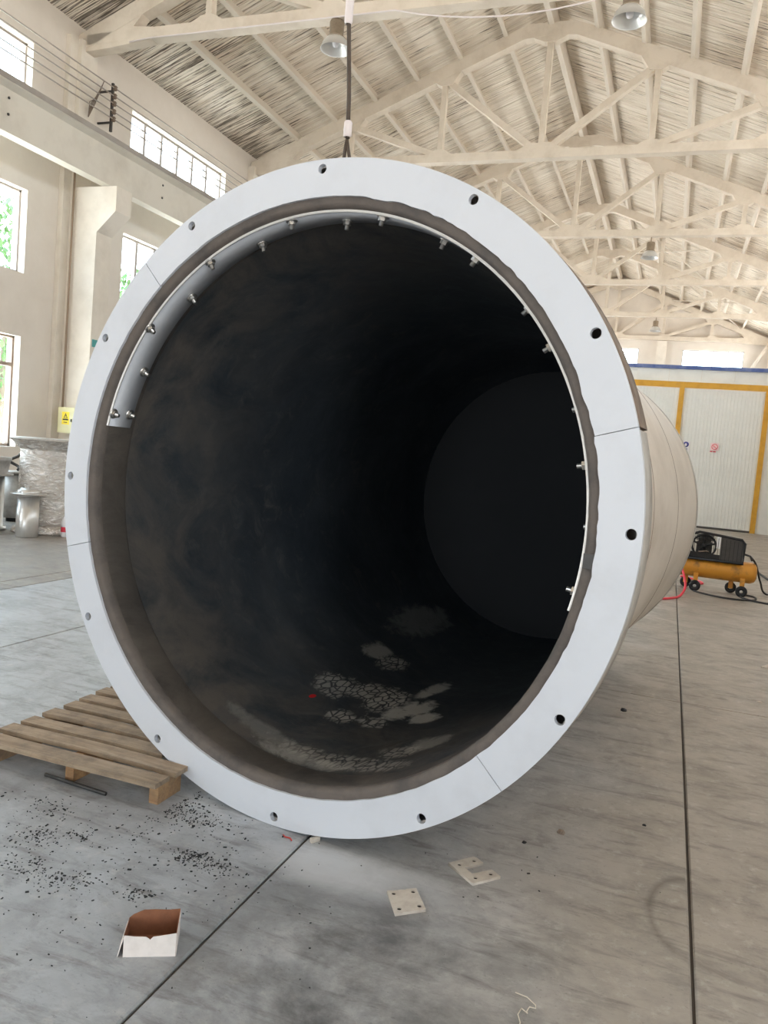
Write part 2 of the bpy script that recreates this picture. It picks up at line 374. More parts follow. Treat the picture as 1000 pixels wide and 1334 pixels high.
# ================================================================== FLOOR
XL, XR, Y0, Y1 = -10.5, 3.7, -12.0, 42.0
o = MB().box((XL-.2, Y0, -.25), (XR+.2, Y1+.2, -.012)).build('floor', GROUT); tag(o, 'concrete hall floor with saw-cut joints', kind='structure'); FL = o
xs = [XL, -8.4, -5.925, -5.64, -4.18, -1.21, .228, 2.9, XR]
ys = [Y0, -2.0, 5.81, 11.8, 17.8, 23.8, 29.8, 35.8, Y1]
def slab(x0, x1, y0, y1, mat):
    g, b = .005, .006
    xa, xb, ya, yb = x0+g, x1-g, y0+g, y1-g
    vs = [(xa, ya, -.012), (xb, ya, -.012), (xb, yb, -.012), (xa, yb, -.012), (xa, ya, -b), (xb, ya, -b), (xb, yb, -b), (xa, yb, -b),
          (xa+b, ya+b, 0), (xb-b, ya+b, 0), (xb-b, yb-b, 0), (xa+b, yb-b, 0)]
    fs = [(0, 1, 5, 4), (1, 2, 6, 5), (2, 3, 7, 6), (3, 0, 4, 7), (4, 5, 9, 8), (5, 6, 10, 9), (6, 7, 11, 10), (7, 4, 8, 11), (8, 9, 10, 11)]
    MB().add(vs, fs).build('floor_slab', mat, FL)
for i in range(len(xs)-1):
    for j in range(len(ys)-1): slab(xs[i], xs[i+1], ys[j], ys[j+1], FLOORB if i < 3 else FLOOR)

# ================================================================== WALLS
bays_y = [(-11.0, -7.5), (-5.0, -1.5), (1.0, 4.5), (7.1, 10.58), (13.08, 16.53), (19.1, 22.6), (25.1, 28.6), (31.1, 34.6), (37.1, 40.6)]
def bands_left(k, a, b):
    out = [(a, b, 6.62, 7.71)]
    if k < 2: return out
    if k == 3: out += [(7.3, 10.6, 4.0, 5.37), (7.3, 10.6, 1.1, 2.97)]
    elif k == 4: out += [(13.02, 16.0, 4.0, 5.37), (13.02, 16.0, 1.1, 2.97)]
    else: out += [(a, b, 4.0, 5.37), (a, b, 1.1, 2.97)]
    return out
openL = [w_ for k, (a, b) in enumerate(bays_y) for w_ in bands_left(k, a, b)]
def wall_x(name, x0, x1, y0, y1, z1, opens, mat):
    ysb = sorted({y0, y1}|{o_[0] for o_ in opens}|{o_[1] for o_ in opens}); zs = sorted({0, z1}|{o_[2] for o_ in opens}|{o_[3] for o_ in opens})
    mb = MB()
    for i in range(len(ysb)-1):
        z = 0
        mid = (ysb[i]+ysb[i+1])/2
        cut = sorted([(o_[2], o_[3]) for o_ in opens if o_[0] < mid < o_[1]])
        for a, b in cut+[(z1, z1)]:
            if a > z: mb.box((x0, ysb[i], z), (x1, ysb[i+1], a))
            z = b
    return tag(mb.build(name, mat), kind='structure')
wl = wall_x('wall_left', XL-.3, XL, Y0, Y1, 8.5, openL, WALL); tag(wl, 'cream painted left wall of the hall with three bands of windows')
wr = wall_x('wall_right', XR, XR+.3, Y0, Y1, 8.5, [(-3.6, -1.4, 0, 3.2)]+[(a, b, 6.62, 7.71) for a, b in bays_y], WALL); tag(wr, 'cream painted right wall of the hall')  # low doorway is unseen, added to let in daylight
# end wall with gable and clerestory windows
mb = MB(); EW0, EW1 = 42.0, 42.3
wins_end = [(-4.98, -2.19), (-.13, 2.66), (-9.8, -7.0)]
xsb = sorted({XL-.3, XR+.3}|{v for w_ in wins_end for v in w_})
for i in range(len(xsb)-1):
    mid = (xsb[i]+xsb[i+1])/2
    if any(a < mid < b for a, b in wins_end): mb.box((xsb[i], EW0, 0), (xsb[i+1], EW1, 6.85)); mb.box((xsb[i], EW0, 7.74), (xsb[i+1], EW1, 8.45))
    else: mb.box((xsb[i], EW0, 0), (xsb[i+1], EW1, 8.45))
mb.prism([(XL-.3, 8.45), (XR+.3, 8.45), (-3.4, 11.36)], EW0, EW1)
we = tag(mb.build('wall_back', WALL), 'far gable wall with clerestory windows', kind='structure')
MB().box((-1.35, EW0-.25, 0), (-.9, EW0, 8.1)).build('pilaster', CONC, we)

wf = MB().box((XL-.3, Y0-.3, 3.6), (XR+.3, Y0, 8.45)).box((XL-.3, Y0-.3, 0), (-5.6, Y0, 3.6)).box((-1.2, Y0-.3, 0), (XR+.3, Y0, 3.6)).prism([(XL-.3, 8.45), (XR+.3, 8.45), (-3.4, 11.36)], Y0-.3, Y0)
tag(wf.build('wall_front', WALL), 'gable wall behind the camera with a wide door opening', kind='structure')
# windows: frame, mullions, panes
WN = [0]
def window_x(x, y0, y1, z0, z1, ncol, label, fm=FRAME_W, mm=FRAME, trans=()):
    WN[0] += 1; root = tag(empty(f'window_{WN[0]}', (x, (y0+y1)/2, z0)), label, kind='structure'); cy = (y0+y1)/2; w_ = y1-y0; h = z1-z0
    t = .045; f = MB()
    f.box((-.06, -w_/2, 0), (.02, -w_/2+t, h)).box((-.06, w_/2-t, 0), (.02, w_/2, h)).box((-.06, -w_/2, 0), (.02, w_/2, t)).box((-.06, -w_/2, h-t), (.02, w_/2, h))
    f.build('window_frame', mm, root)
    # pale reveal lining
    rv = MB().box((.02, -w_/2, 0), (.16, -w_/2+.012, h)).box((.02, w_/2-.012, 0), (.16, w_/2, h)).box((.02, -w_/2, h-.012), (.16, w_/2, h))
    rv.build('reveal_lining', fm, root)
    mu = pn = None; cw = (w_-2*t)/ncol
    zs = [t]+[z-z0 for z in trans]+[h-t]
    for k in range(1, ncol):
        yy = -w_/2+t+cw*k
        if mu is None: mu = MB().box((-.06, -.034, t), (.02, .034, h-t)).build('mullion', mm, root, (0, yy, 0))
        else: link_copy(mu, root, (0, yy, 0))
    for z in trans: MB().box((-.045, -w_/2+t, z-z0-.03), (.015, w_/2-t, z-z0+.03)).build('transom', mm, root)
    for j in range(len(zs)-1):
        first = None
        for k in range(ncol):
            yy = -w_/2+t+cw*(k+.5)
            if first is None: first = MB().box((-.022, -cw/2, zs[j]), (-.018, cw/2, zs[j+1])).build('pane', GLASS, root, (0, yy, 0))
            else: link_copy(first, root, (0, yy, 0))
    return root
window_x(XL-.16, 7.1, 10.58, 6.62, 7.71, 4, 'upper window at the top left corner, above the crane beam')
window_x(XL-.16, 13.08, 16.53, 6.62, 7.71, 6, 'long six-pane upper window above the crane beam')
window_x(XL-.16, 7.3, 10.6, 4.0, 5.37, 3, 'middle window left of the concrete column, leaves outside')
window_x(XL-.16, 13.02, 16.0, 4.0, 5.37, 5, 'middle window right of the concrete column, leaves outside')
window_x(XL-.16, 7.3, 10.6, 1.1, 2.97, 3, 'lower window with brown frame above the vessels', mm=FRAME_B, trans=(2.48,))
def window_y(x0, x1, z0, z1, y, ncol, label):
    WN[0] += 1; root = tag(empty(f'window_{WN[0]}', ((x0+x1)/2, y, z0)), label, kind='structure'); w_ = x1-x0; h = z1-z0; t = .04
    MB().box((-w_/2, -.02, 0), (-w_/2+t, .04, h)).box((w_/2-t, -.02, 0), (w_/2, .04, h)).box((-w_/2, -.02, 0), (w_/2, .04, t)).box((-w_/2, -.02, h-t), (w_/2, .04, h)).build('window_frame', FRAME, root)
    cw = (w_-2*t)/ncol; mu = pn = None
    for k in range(1, ncol):
        if mu is None: mu = MB().box((-.02, -.02, t), (.02, .03, h-t)).build('mullion', FRAME, root, (-w_/2+t+cw*k, 0, 0))
        else: link_copy(mu, root, (-w_/2+t+cw*k, 0, 0))
    for k in range(ncol):
        if pn is None: pn = MB().box((-cw/2, 0, t), (cw/2, .004, h-t)).build('pane', GLASS, root, (-w_/2+t+cw*(k+.5), 0, 0))
        else: link_copy(pn, root, (-w_/2+t+cw*(k+.5), 0, 0))
window_y(-4.98, -2.19, 6.85, 7.74, 42.1, 4, 'far clerestory window just beside the flange rim')
window_y(-.13, 2.66, 6.85, 7.74, 42.1, 4, 'far four-pane clerestory window above the yellow-framed door')

# columns with corbels, pilaster strips, crane beam
TY = [11.66+6.02*k for k in range(6)]
colmb = MB().box((XL, -.2, 0), (-9.8, .2, 5.69)).box((XL, -.2, 5.69), (-10.32, .2, 8.2)).prism([(-9.8, 4.92), (-9.42, 5.27), (-9.42, 5.69), (-9.8, 5.69)], -.2, .2)
first = None
for k, y in enumerate([5.64]+TY[:5]):
    if first is None: first = colmb.build('trim_1', CONC); q = first
    else: q = first.copy(); COL.objects.link(q); q.name = f'trim_{k+1}'
    q.location = (0, y, 0); tag(q, 'concrete column with crane corbel on the left wall', kind='structure', group='crane columns on the left wall')
MB().box((XL, 11.28, 0), (XL+.1, 11.46, 8.2)).build('pilaster', CONC, wl)
bm_ = tag(MB().prism([(-9.56, 5.70), (-9.56, 6.3), (-9.46, 6.36), (-9.46, 6.46), (-10.05, 6.46), (-10.05, 6.36), (-9.80, 6.3), (-9.76, 5.70)], Y0, Y1).build('trim_7', BEAM), 'long concrete crane beam along the left wall', kind='structure')
MB().box((-9.452, Y0, 6.375), (-9.448, Y1, 6.46)).build('ledge_strip', LEDGE, bm_)
MB().box((-9.95, Y0, 6.46), (-9.85, Y1, 6.56)).build('crane_rail', LEDGE, bm_)
for y in (9.2, 12.9, 15.2):     # bolts seen on the beam's face
    for z in (5.95, 6.18): MB().lathe([(0, .012), (.02, .01), (.02, 0)], 8, M=Matrix.Translation((-9.555, y, z)) @ Matrix.Rotation(PI/2, 4, 'Y')).build('beam_bolt', DGREY, bm_)

# ================================================================== ROOF
RX = -3.4
def ztop(x): return min(11.15-.4*abs(x-RX), 10.95)
ceil = tag(empty('ceiling', (RX, 0, 0)), 'pitched reed-board roof deck on pale purlins', kind='structure')
def zdeck(x): return 11.15-.4*abs(x-RX)+.19
mb = MB()
for sg in (-1, 1):
    xe = 7.5*sg
    mb.prism([(0, 11.37), (xe, 11.37-.4*7.5), (xe, 11.45-.4*7.5), (0, 11.45)], Y0, Y1+.3)
mb.build('roof_board', DARKB, ceil)
ang = math.atan(.4); L = 7.15/math.cos(ang)
for sg, mt in ((-1, DECK_L), (1, DECK_R)):
    mb = MB(); y = Y0+.02
    while y < Y1+.05:
        wv = random.uniform(.045, .10); gap = random.uniform(.004, .014); dz = random.uniform(-.006, .006)
        a = random.uniform(-.004, .004); x0 = 0; 
        x1 = sg*7.12
        z0, z1 = 11.335+dz, 11.335-.4*7.12+dz
        vs = [(x0, y, z0+a), (x1, y, z1+a), (x1, y+wv, z1-a), (x0, y+wv, z0-a), (x0, y, z0+.03), (x1, y, z1+.03), (x1, y+wv, z1+.03), (x0, y+wv, z0+.03)]
        mb.add(vs, [(0, 1, 2, 3), (0, 4, 5, 1), (3, 2, 6, 7)]); y += wv+gap
    tag(mb.build('reed_slats', mt, ceil, fixn=False), kind='stuff')
pur = None
edges_y = [-6.4+6.02*0]+[5.64-6.02, 5.64]+TY+[Y1]
bays = list(zip(edges_y[:-1], edges_y[1:]))
for k in range(-6, 7):
    x = k*.975
    zb = 11.15-.4*abs(x)
    if k == 0: zb = 10.96
    for (a, b) in bays:
        if b < 0: continue
        ln = b-a
        if pur is None:
            pur = MB().box((-.045, 0, -.03), (.045, 1, .19)).build('purlin', PURL, ceil)
            q = pur
        else: q = link_copy(pur, ceil)
        if k == 0: q.scale = (1.3, ln, 1.9)
        else: q.scale = (1, ln, 1)
        q.location = (x, a, zb)
        q.rotation_euler = (0, (ang if k > 0 else -ang) if k else 0, 0)

# ------------------------------------------------------------------ roof trusses
def member(a, b, t, d=.16):
    """bar from a to b (x,z), thickness t in plane, depth d across (Y)"""
    ax, az = a; bx, bz = b; l = math.hypot(bx-ax, bz-az); nx, nz = -(bz-az)/l*t/2, (bx-ax)/l*t/2
    return MB().prism([(ax+nx, az+nz), (bx+nx, bz+nz), (bx-nx, bz-nz), (ax-nx, az-nz)], -d/2, d/2)
def make_truss():
    root = empty('roof_truss', (RX, 0, 0))
    T = lambda x: min(11.15-.4*abs(x), 10.95)
    for sg in (-1, 1):
        MB().prism([(0, 10.95), (sg*.5, 10.95), (sg*7.08, 11.15-.4*7.08), (sg*7.08, 11.15-.4*7.08-.32), (sg*6.4, 11.15-.4*6.4-.30), (sg*.55, 10.65), (0, 10.69)], -.11, .11).build('top_chord', TRUSS, root)
        # solid haunch where the chords meet at the wall
        MB().prism([(sg*7.08, 8.02), (sg*7.08, 8.25), (sg*6.35, 8.6), (sg*5.7, 8.62), (sg*5.95, 8.36), (sg*5.4, 8.3), (sg*5.6, 8.12), (sg*6.4, 8.05)], -.105, .105).build('end_gusset', TRUSS, root)
        for x in (2.28, 4.5):
            m_ = member((sg*x, 8.26), (sg*x, T(x)-.25), .115, .14); m_.build('post', TRUSS, root)
        member((sg*2.28, T(2.28)-.28), (sg*.12, 8.32), .13, .15).build('diagonal', TRUSS, root)
        member((sg*4.5, T(4.5)-.28), (sg*2.4, 8.32), .13, .15).build('diagonal', TRUSS, root)
        for x, h in ((2.28, .34), (4.5, .3)):
            zt = T(x)-.2
            MB().prism([(sg*(x-.38), zt+.08), (sg*(x+.30), zt-.12), (sg*(x+.08), zt-.23), (sg*(x-.18), zt-.22)], -.1, .1).build('gusset', TRUSS, root)
            MB().prism([(sg*(x-.32), 8.29), (sg*(x+.34), 8.29), (sg*(x+.12), 8.41), (sg*(x-.12), 8.41)], -.1, .1).build('gusset', TRUSS, root)
    MB().prism([(-6.9, 8.13), (6.9, 8.13), (6.9, 8.31), (-6.9, 8.31)], -.11, .11).build('bottom_chord', TRUSS, root)
    member((0, 8.25), (0, 10.75), .125, .15).build('post', TRUSS, root)
    MB().prism([(-.55, 8.3), (.55, 8.3), (.22, 8.46), (-.22, 8.46)], -.1, .1).build('gusset', TRUSS, root)
    MB().prism([(-.5, 10.72), (.5, 10.72), (.12, 10.56), (-.12, 10.56)], -.1, .1).build('gusset', TRUSS, root)
    return root
tr = make_truss()
tlabels = ['nearest cream roof truss crossing the very top of the picture', 'second cream roof truss, its peak above the flange rim', 'third cream roof truss, peak below the second truss chord',
           'fourth cream roof truss, well back in the hall', 'fifth cream roof truss, just before the far end bay', 'last cream roof truss, close against the far gable wall']
for k, y in enumerate(TY):
    q = tr if k == 0 else copy_tree(tr)
    q.location = (RX, y, 0); tag(q, tlabels[k], 'truss')
# wind bracing rods in the last two bays
def rod_thing(name, label, pts, r, mat, cat, group=None):
    o_ = MB().tube(pts, r, 8).build(name, mat); return tag(o_, label, cat, group)
wb = tag(empty('wind_bracing', (0, TY[3], 0)), 'crossed wind bracing rods under the roof of the far bays', 'bracing')
for (xa, xb, ya, yb) in [(-2.7, .9, TY[3], TY[4]), (.9, -2.7, TY[3], TY[4]), (-.9, 2.4, TY[4], TY[5]), (2.4, -.9, TY[4], TY[5])]:
    z = lambda x: 11.15-.4*abs(x-RX)-.08
    MB().tube([(xa, ya-TY[3], z(xa)), (xb, yb-TY[3], z(xb))], .025, 8).build('bracing_rod', PURL, wb)
rod_thing('corner_brace', 'slanting pale brace in the far right corner above the partition', [(2.65, 41.8, 6.2), (3.6, 41.2, 8.0)], .07, PURL, 'brace')

# ------------------------------------------------------------------ high-bay lamps
def make_lamp():
    root = empty('high_bay_lamp')
    MB().lathe([(.0, .0), (.1, 0), (.115, -.03), (.11, -.22), (.14, -.25), (.0, -.25)], 24).build('ballast_housing', LAMPG, root)
    prof = [(.10, -.24), (.15, -.27), (.2, -.33), (.232, -.43), (.238, -.432), (.226, -.425), (.19, -.33), (.14, -.285), (.0, -.28)]
    MB().lathe(prof, 32).build('reflector', LAMPR, root)
    MB().lathe([(0, -.29), (.04, -.29), (.055, -.33), (.04, -.38), (0, -.4)], 16).build('bulb', WSIGN, root)
    MB().tube([(0, 0, 0), (0, 0, .14)], .018, 8).build('mount', LAMPG, root)
    return root
lamp = make_lamp()
lamps = [((-5.6, 11.66, 8.13), 'high-bay lamp hanging beside the hoist cable at top left'), ((-1.2, 11.66, 8.13), 'high-bay lamp at the top of the picture, right of centre'),
         ((-1.22, 23.70, 7.98), 'high-bay lamp under the third truss from the camera'), ((-1.3, 35.74, 7.98), 'small far high-bay lamp above the yellow-framed partition')]
for k, (p, lb) in enumerate(lamps):
    q = lamp if k == 0 else copy_tree(lamp); q.location = p; tag(q, lb, 'lamp', 'high-bay lamps under the trusses')
# lighting cable along the first truss
pts = [(-9.4, 11.54, 8.10)]
for i in range(0, 25):
    x = -9.0+i*.4; sag = 0
    if -4.6 < x < -.9: sag = .42*(1-((x+2.75)/1.85)**2)
    pts.append((x, 11.52, 8.12-sag*.6))
tag(MB().tube(pts, .012, 6).build('lighting_cable', SLEEVE), 'thin pale cable sagging under the nearest roof truss', 'cable')

# ------------------------------------------------------------------ conductor wires along the crane beam
br = tag(empty('wire_bracket', (-10.2, 12.15, 7.0)), 'dark upright bracket with a stack of insulators by the upper window', 'bracket')
MB().box((-.02, -.02, -.1), (.02, .02, .75)).box((-.3, -.015, .05), (0, .015, .08)).box((-.3, -.015, .6), (0, .015, .63)).build('upright', DGREY, br)
ins = None
zw = [7.66, 7.52, 7.39, 7.25, 7.12]
for z in zw:
    if ins is None: ins = MB().lathe([(0, -.04), (.03, -.04), (.045, -.02), (.03, 0), (.045, .02), (.03, .04), (0, .04)], 12).build('insulator', RUST, br, (.05, 0, z-7.0))
    else: link_copy(ins, br, (.05, 0, z-7.0))
for k, z in enumerate(zw):
    o_ = MB().tube([(-10.15, Y0+.5, z+.02), (-10.15, 5, z-.01), (-10.15, 12.15, z), (-10.15, 18, z-.02), (-10.15, 30, z)], .011, 6).build('conductor_wire', LEDGE)
    tag(o_, f'{["topmost", "second from top", "middle", "second lowest", "lowest"][k]} of the five wires along the left wall', 'wire')
tk = tag(empty('wire_tails', (-10.25, 11.62, 6.95)), 'fanned bundle of wire tails gathered at the column head', 'wire')
for k, dy in enumerate((-.05, .06, .14, .22, .3)):
    MB().tube([(0, 0, 0), (.03, dy*.35, .25), (.08, dy*.6+.08, .32+.1*k)], .008, 6).build('tail', RUST, tk)

# ------------------------------------------------------------------ electrical box, conduit, labels on the column
eb = tag(empty('electrical_box', (-10.07, 11.46, 1.4)), 'cream electrical box with yellow warning triangle on the column', 'box')
MB().box((-.19, -.18, 0), (.19, 0, .45)).build('case', EBOX, eb)
MB().box((-.175, -.19, .015), (.175, -.18, .435)).build('door', EBOX, eb)
MB().box((-.09, -.1931, .15), (.07, -.19, .37)).build('warning_label', YELS, eb)
tri = MB().prism([(-.055, .26), (.035, .26), (-.01, .35)], -.1945, -.1931).build('triangle', BLACK, eb)
MB().prism([(-.035, .268), (.015, .268), (-.01, .325)], -.1952, -.1945).build('triangle_inner', YELS, eb)
MB().prism([(-.012, .318), (-.002, .297), (-.008, .297), (-.012, .272), (-.02, .3), (-.013, .3)], -.1958, -.1952).build('bolt_symbol', BLACK, eb)
MB().box((-.07, -.1945, .222), (.05, -.1931, .248)).box((-.05, -.1945, .18), (.03, -.1931, .195)).build('lettering', BLACK, eb)
MB().box((.11, -.205, .2), (.125, -.19, .25)).build('latch', BLACK, eb)
cd = tag(MB().tube([(-10.28, 11.40, 1.85), (-10.28, 11.40, 6.2)], .018, 8).build('conduit_pipe', PIPE), 'thin brown conduit running up the concrete column', 'pipe')
bx = tag(MB().box((-9.8, 11.50, 2.95), (-9.792, 11.74, 3.08)).build('teal_plate', TEAL), 'small teal number plate on the column face', 'sign')

# ================================================================== THE TANK
CEN = Vector((-1.06770544*U, 2.21149864*U, 1.56-.17158813*U))
a_, t_ = -.13985638, -.02104760
ax_n = Vector((-math.sin(a_)*math.cos(t_), math.cos(a_)*math.cos(t_), math.sin(t_)))
ax_u = Vector((math.cos(a_), math.sin(a_), 0)); ax_w = ax_u.cross(ax_n)
tank = empty('steel_tank'); mw = Matrix((ax_u, ax_n, ax_w)).transposed().to_4x4(); mw.translation = CEN; tank.matrix_world = mw
tag(tank, 'huge rubber-lined steel cylinder lying open end towards the camera, white flange', 'tank')
PH = math.radians(90.9)
SH = (-.035, -.010)     # the shell runs a touch off square from the flange
def local(p): return p
# flange: four welded segments with twelve bolt holes
joints = [16.0, 133.6, 195.5, 315.9]; joints_sorted = joints+[376.0]
RO, RI = 1.028*U, .917*U
rag = [random.uniform(-1, 1) for _ in range(720)]
rag = [(rag[i-2]+rag[i-1]*2+rag[i]*3+rag[(i+1) % 720]*2+rag[(i+2) % 720])/6 for i in range(720)]; rag.append(rag[0])
for k in range(4):
    A, B = joints_sorted[k]+.06, joints_sorted[k+1]-.06
    nseg = int((B-A)/1.0)
    outl = [(RO*math.cos(math.radians(A+(B-A)*i/nseg)), RO*math.sin(math.radians(A+(B-A)*i/nseg))) for i in range(nseg+1)]
    inn = []
    for i in range(nseg, -1, -1):
        dg_ = A+(B-A)*i/nseg; r = RI+.0035*rag[int(dg_*2) % 720]*(1.6 if (dg_ % 360) < 80 or (dg_ % 360) > 340 else .5)
        inn.append((r*math.cos(math.radians(dg_)), r*math.sin(math.radians(dg_))))
    holes = []
    for j in range(12):
        h = (90.9-30*j) % 360
        for hh in (h, h+360):
            if A < hh < B: holes.append(circ(U*math.cos(math.radians(hh)), U*math.sin(math.radians(hh)), .019, 20))
    fp = flat_plate('flange_segment', outl+inn, holes, .022, WHITE, tank)
    fp.rotation_euler = (PI/2, 0, 0); fp.location = (0, .0, 0)
# flange rim behind the plate (bare brown at the upper right, pale elsewhere)
def rim(a0, a1, mat, ro=RO-.004, y0=.012, y1=.165, name='flange_rim'):
    MB().lathe([(ro-.02, y0), (ro, y0), (ro, y1), (ro-.02, y1), (ro-.02, y0)], max(8, int((a1-a0)/1.5)), math.radians(a0), math.radians(a1), 'Y').build(name, mat, tank)
rim(16.2, 62, RUST, RO-.001, .0115, .17); rim(62.2, 375.8, EDGE)
MB().lathe([(RO-.025, .165), (.93*U, .165), (.93*U, .145), (RO-.025, .145)], 120, axis='Y').build('back_ring', EDGE, tank)
gs = None
for j in range(24):
    g_ = math.radians(90.9-15*j-7.5)
    M_ = Matrix.Rotation(-g_, 4, 'Y')
    if gs is None: gs = MB().box((.932*U, .02, -.006), (RO-.03, .145, .006)).build('gusset_plate', EDGE, tank)
    q = gs if j == 0 else link_copy(gs, tank)
    q.rotation_euler = (0, -g_, 0)
# shell with weld seams
LT = 3.1*U; ro = .922*U
prof = [(ro, .02)]
for s_ in (.9, 3.0):
    prof += [(ro, s_*U-.012), (ro-.006, s_*U-.004), (ro-.006, s_*U+.004), (ro, s_*U+.012)]
prof += [(ro, LT-.06)]
MB().lathe(prof, 160, axis='Y', shift=SH).build('shell', STEELP, tank)
MB().lathe([(ro-.01, LT-.07), (ro+.006, LT-.07), (ro+.006, LT), (ro-.03, LT)], 160, axis='Y', shift=SH).build('rear_rim', EDGE, tank)
MB().lathe([(ro, LT-.02), (ro*.8, LT+.10), (ro*.45, LT+.17), (0, LT+.19)], 96, axis='Y', shift=SH).build('rear_head', STEELP, tank)
for s_, hh in ((.44, .005), (1.05, .004), (1.95, .005)):
    MB().lathe([(ro-.001, s_*U-hh), (ro+.002, s_*U), (ro-.001, s_*U+hh)], 160, axis='Y', shift=SH).build('weld_seam', RUST, tank)
# lining: rough front edge, front band, main lining, end
li = .887*U
k_ = 240; vs = []; fs = []
for i in range(k_):
    a = 2*PI*i/k_; jr = rag[i*3]*.004
    for r, y in ((RI+.016, .004), (.9*U+jr*.5, -.002+abs(jr)*.6), (li+jr*.4, .012), (li, .05)): vs.append((r*math.cos(a), y, r*math.sin(a)))
for i in range(k_):
    for j in range(3): fs.append((i*4+j, ((i+1) % k_)*4+j, ((i+1) % k_)*4+j+1, i*4+j+1))
MB().add(vs, fs, True).build('lining_edge', BAND, tank)
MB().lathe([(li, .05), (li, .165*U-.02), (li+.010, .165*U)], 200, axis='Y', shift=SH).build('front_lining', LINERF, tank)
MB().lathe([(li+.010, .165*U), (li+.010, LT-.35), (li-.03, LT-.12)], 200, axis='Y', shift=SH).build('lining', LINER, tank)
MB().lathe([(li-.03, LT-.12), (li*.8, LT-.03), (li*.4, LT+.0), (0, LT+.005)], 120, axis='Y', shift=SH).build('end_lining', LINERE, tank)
pa = math.radians(4); px_, pz_ = (li+.008)*math.cos(pa)+SH[0]*2.1*U, (li+.008)*math.sin(pa)+SH[1]*2.1*U
MB().lathe([(0, .012), (.10, .012), (.12, .006), (.125, -.004)], 28, M=Matrix.Translation((px_, 2.1*U, pz_)) @ Matrix.Rotation(-PI/2-pa, 4, 'Y')).build('plug', BAND, tank)
# strap: flat steel sheet bolted round the inside of the mouth
sr = li-.004; th = .004; SY0, SY1 = .022*U, .130*U; A0, A1 = -13.4, 168.3
MB().lathe([(sr, SY0+.003), (sr-th, SY0+.003), (sr-th, SY1), (sr, SY1), (sr, SY0+.003)], 150, math.radians(A0), math.radians(A1), 'Y', shift=(0, 0)).build('strap', STRAP, tank)
MB().lathe([(sr+.003, SY0-.003), (sr-.007, SY0-.003), (sr-.007, SY0+.003), (sr+.003, SY0+.003), (sr+.003, SY0-.003)], 150, math.radians(A0), math.radians(A1), 'Y').build('strap_edge', STRAPE, tank)
bolts = [(165.3, .034), (165.0, .110), (154, .105), (143, .030), (132.3, .106), (121.6, .036), (110.5, .110), (99.6, .040), (89.0, .110), (78.1, .040), (66, .110), (55.9, .040), (43.2, .100), (33.8, .050), (22.5, .110), (11.8, .040), (1, .110), (-10.2, .050)]
b0 = None
for (g_, d_) in bolts:
    g2 = math.radians(g_)
    if b0 is None:
        hexm = [(0.0165*math.cos(PI/3*i), .0165*math.sin(PI/3*i)) for i in range(6)]
        b0 = MB().prism(hexm, .004, .018, 'X').build('bolt', BOLT, tank); 
        for v in b0.data.vertices: v.co.x = -v.co.x
        sh = MB().lathe([(.0, -.036), (.009, -.036), (.009, 0), (.024, 0), (.024, -.004), (.009, -.004)], 16, M=Matrix.Rotation(PI/2, 4, 'Y')).build('shank', BOLT, b0)
        q = b0
    else: q = copy_tree(b0, tank)
    q.rotation_euler = (0, -g2, 0)
    q.location = ((sr-th)*math.cos(g2), d_*U, (sr-th)*math.sin(g2))
# small stub fittings and marks
MB().box((-.02, -.01, -.025), (.02, .004, .025)).build('patch', DGREY, tank, (.905*U*math.cos(math.radians(-4.2)), .004, .905*U*math.sin(math.radians(-4.2))))
# lifting lug and hoist cable
lug = MB().prism([(-.05, 0), (.05, 0), (.03, .1), (-.03, .1)], -.012, .012).build('lifting_lug', EDGE, tank, (.0, .30, .93*U-.01))
hc = tag(empty('hoist_cable', (-1.405, 3.12, 2.62)), 'dark hoist cable with white sleeves hanging above the white flange', 'cable')
MB().tube([(-.006, 0, .22), (-.015, 0, .4), (-.04, -.0, .68), (-.06, 0, 1.4), (-.08, 0, 6.0)], .009, 10).build('rope', ROPE, hc)
MB().lathe([(.013, .225), (.017, .23), (.017, .285), (.013, .29)], 16, M=Matrix.Translation((-.008, 0, 0))).build('sleeve', SLEEVE, hc)
MB().lathe([(.013, .68), (.017, .69), (.017, .82), (.013, .83)], 16, M=Matrix.Translation((-.043, 0, 0))).build('sleeve', SLEEVE, hc)
for sg in (-1, 1):
    MB().tube([(-.008, 0, .215), (-.006+sg*.008, 0, .17), (sg*.017, 0, .11), (sg*.017, 0, .07), (sg*.006, 0, .04), (0, 0, .035)], .0075, 8).build('sling_loop', ROPE, hc)
MB().tube([(-.03, 0, .07), (-.03, 0, .02), (0, 0, -.0), (.03, 0, .02), (.03, 0, .05)], .010, 8).build('shackle', EDGE, hc)

# ================================================================== PALLET
pal = tag(empty('wooden_pallet', (-2.8, 2.67, 0)), 'weathered wooden pallet half under the left of the flange', 'pallet')
random.seed(11)
def board(x0, x1, y0, y1, z0, z1, mat, name='board', warp=.004):
    w_ = MB(); ns = 4; vs = []; 
    for i in range(ns+1):
        x = x0+(x1-x0)*i/ns; dz = random.uniform(-warp, warp); dy = random.uniform(-warp, warp)*.6
        vs += [(x, y0+dy, z0+dz), (x, y1+dy, z0+dz), (x, y1+dy, z1+dz), (x, y0+dy, z1+dz)]
    fs = [(0, 1, 2, 3), (4*ns, 4*ns+3, 4*ns+2, 4*ns+1)]
    for i in range(ns):
        for j in range(4): fs.append((4*i+j, 4*i+4+j, 4*i+4+(j+1) % 4, 4*i+(j+1) % 4))
    return w_.add(vs, fs).build(name, mat, pal)
by = [0, .145, .272, .405, .545, .675, .815, .925]
for k, y in enumerate(by):
    x0 = random.uniform(-.02, .015)-(.12 if k == 0 else 0); x1 = .965 if k < 2 else .80
    if k == 7: x1 = .55
    board(x0, x1, y, y+(.090 if k else .098), .108, .128, WOOD)
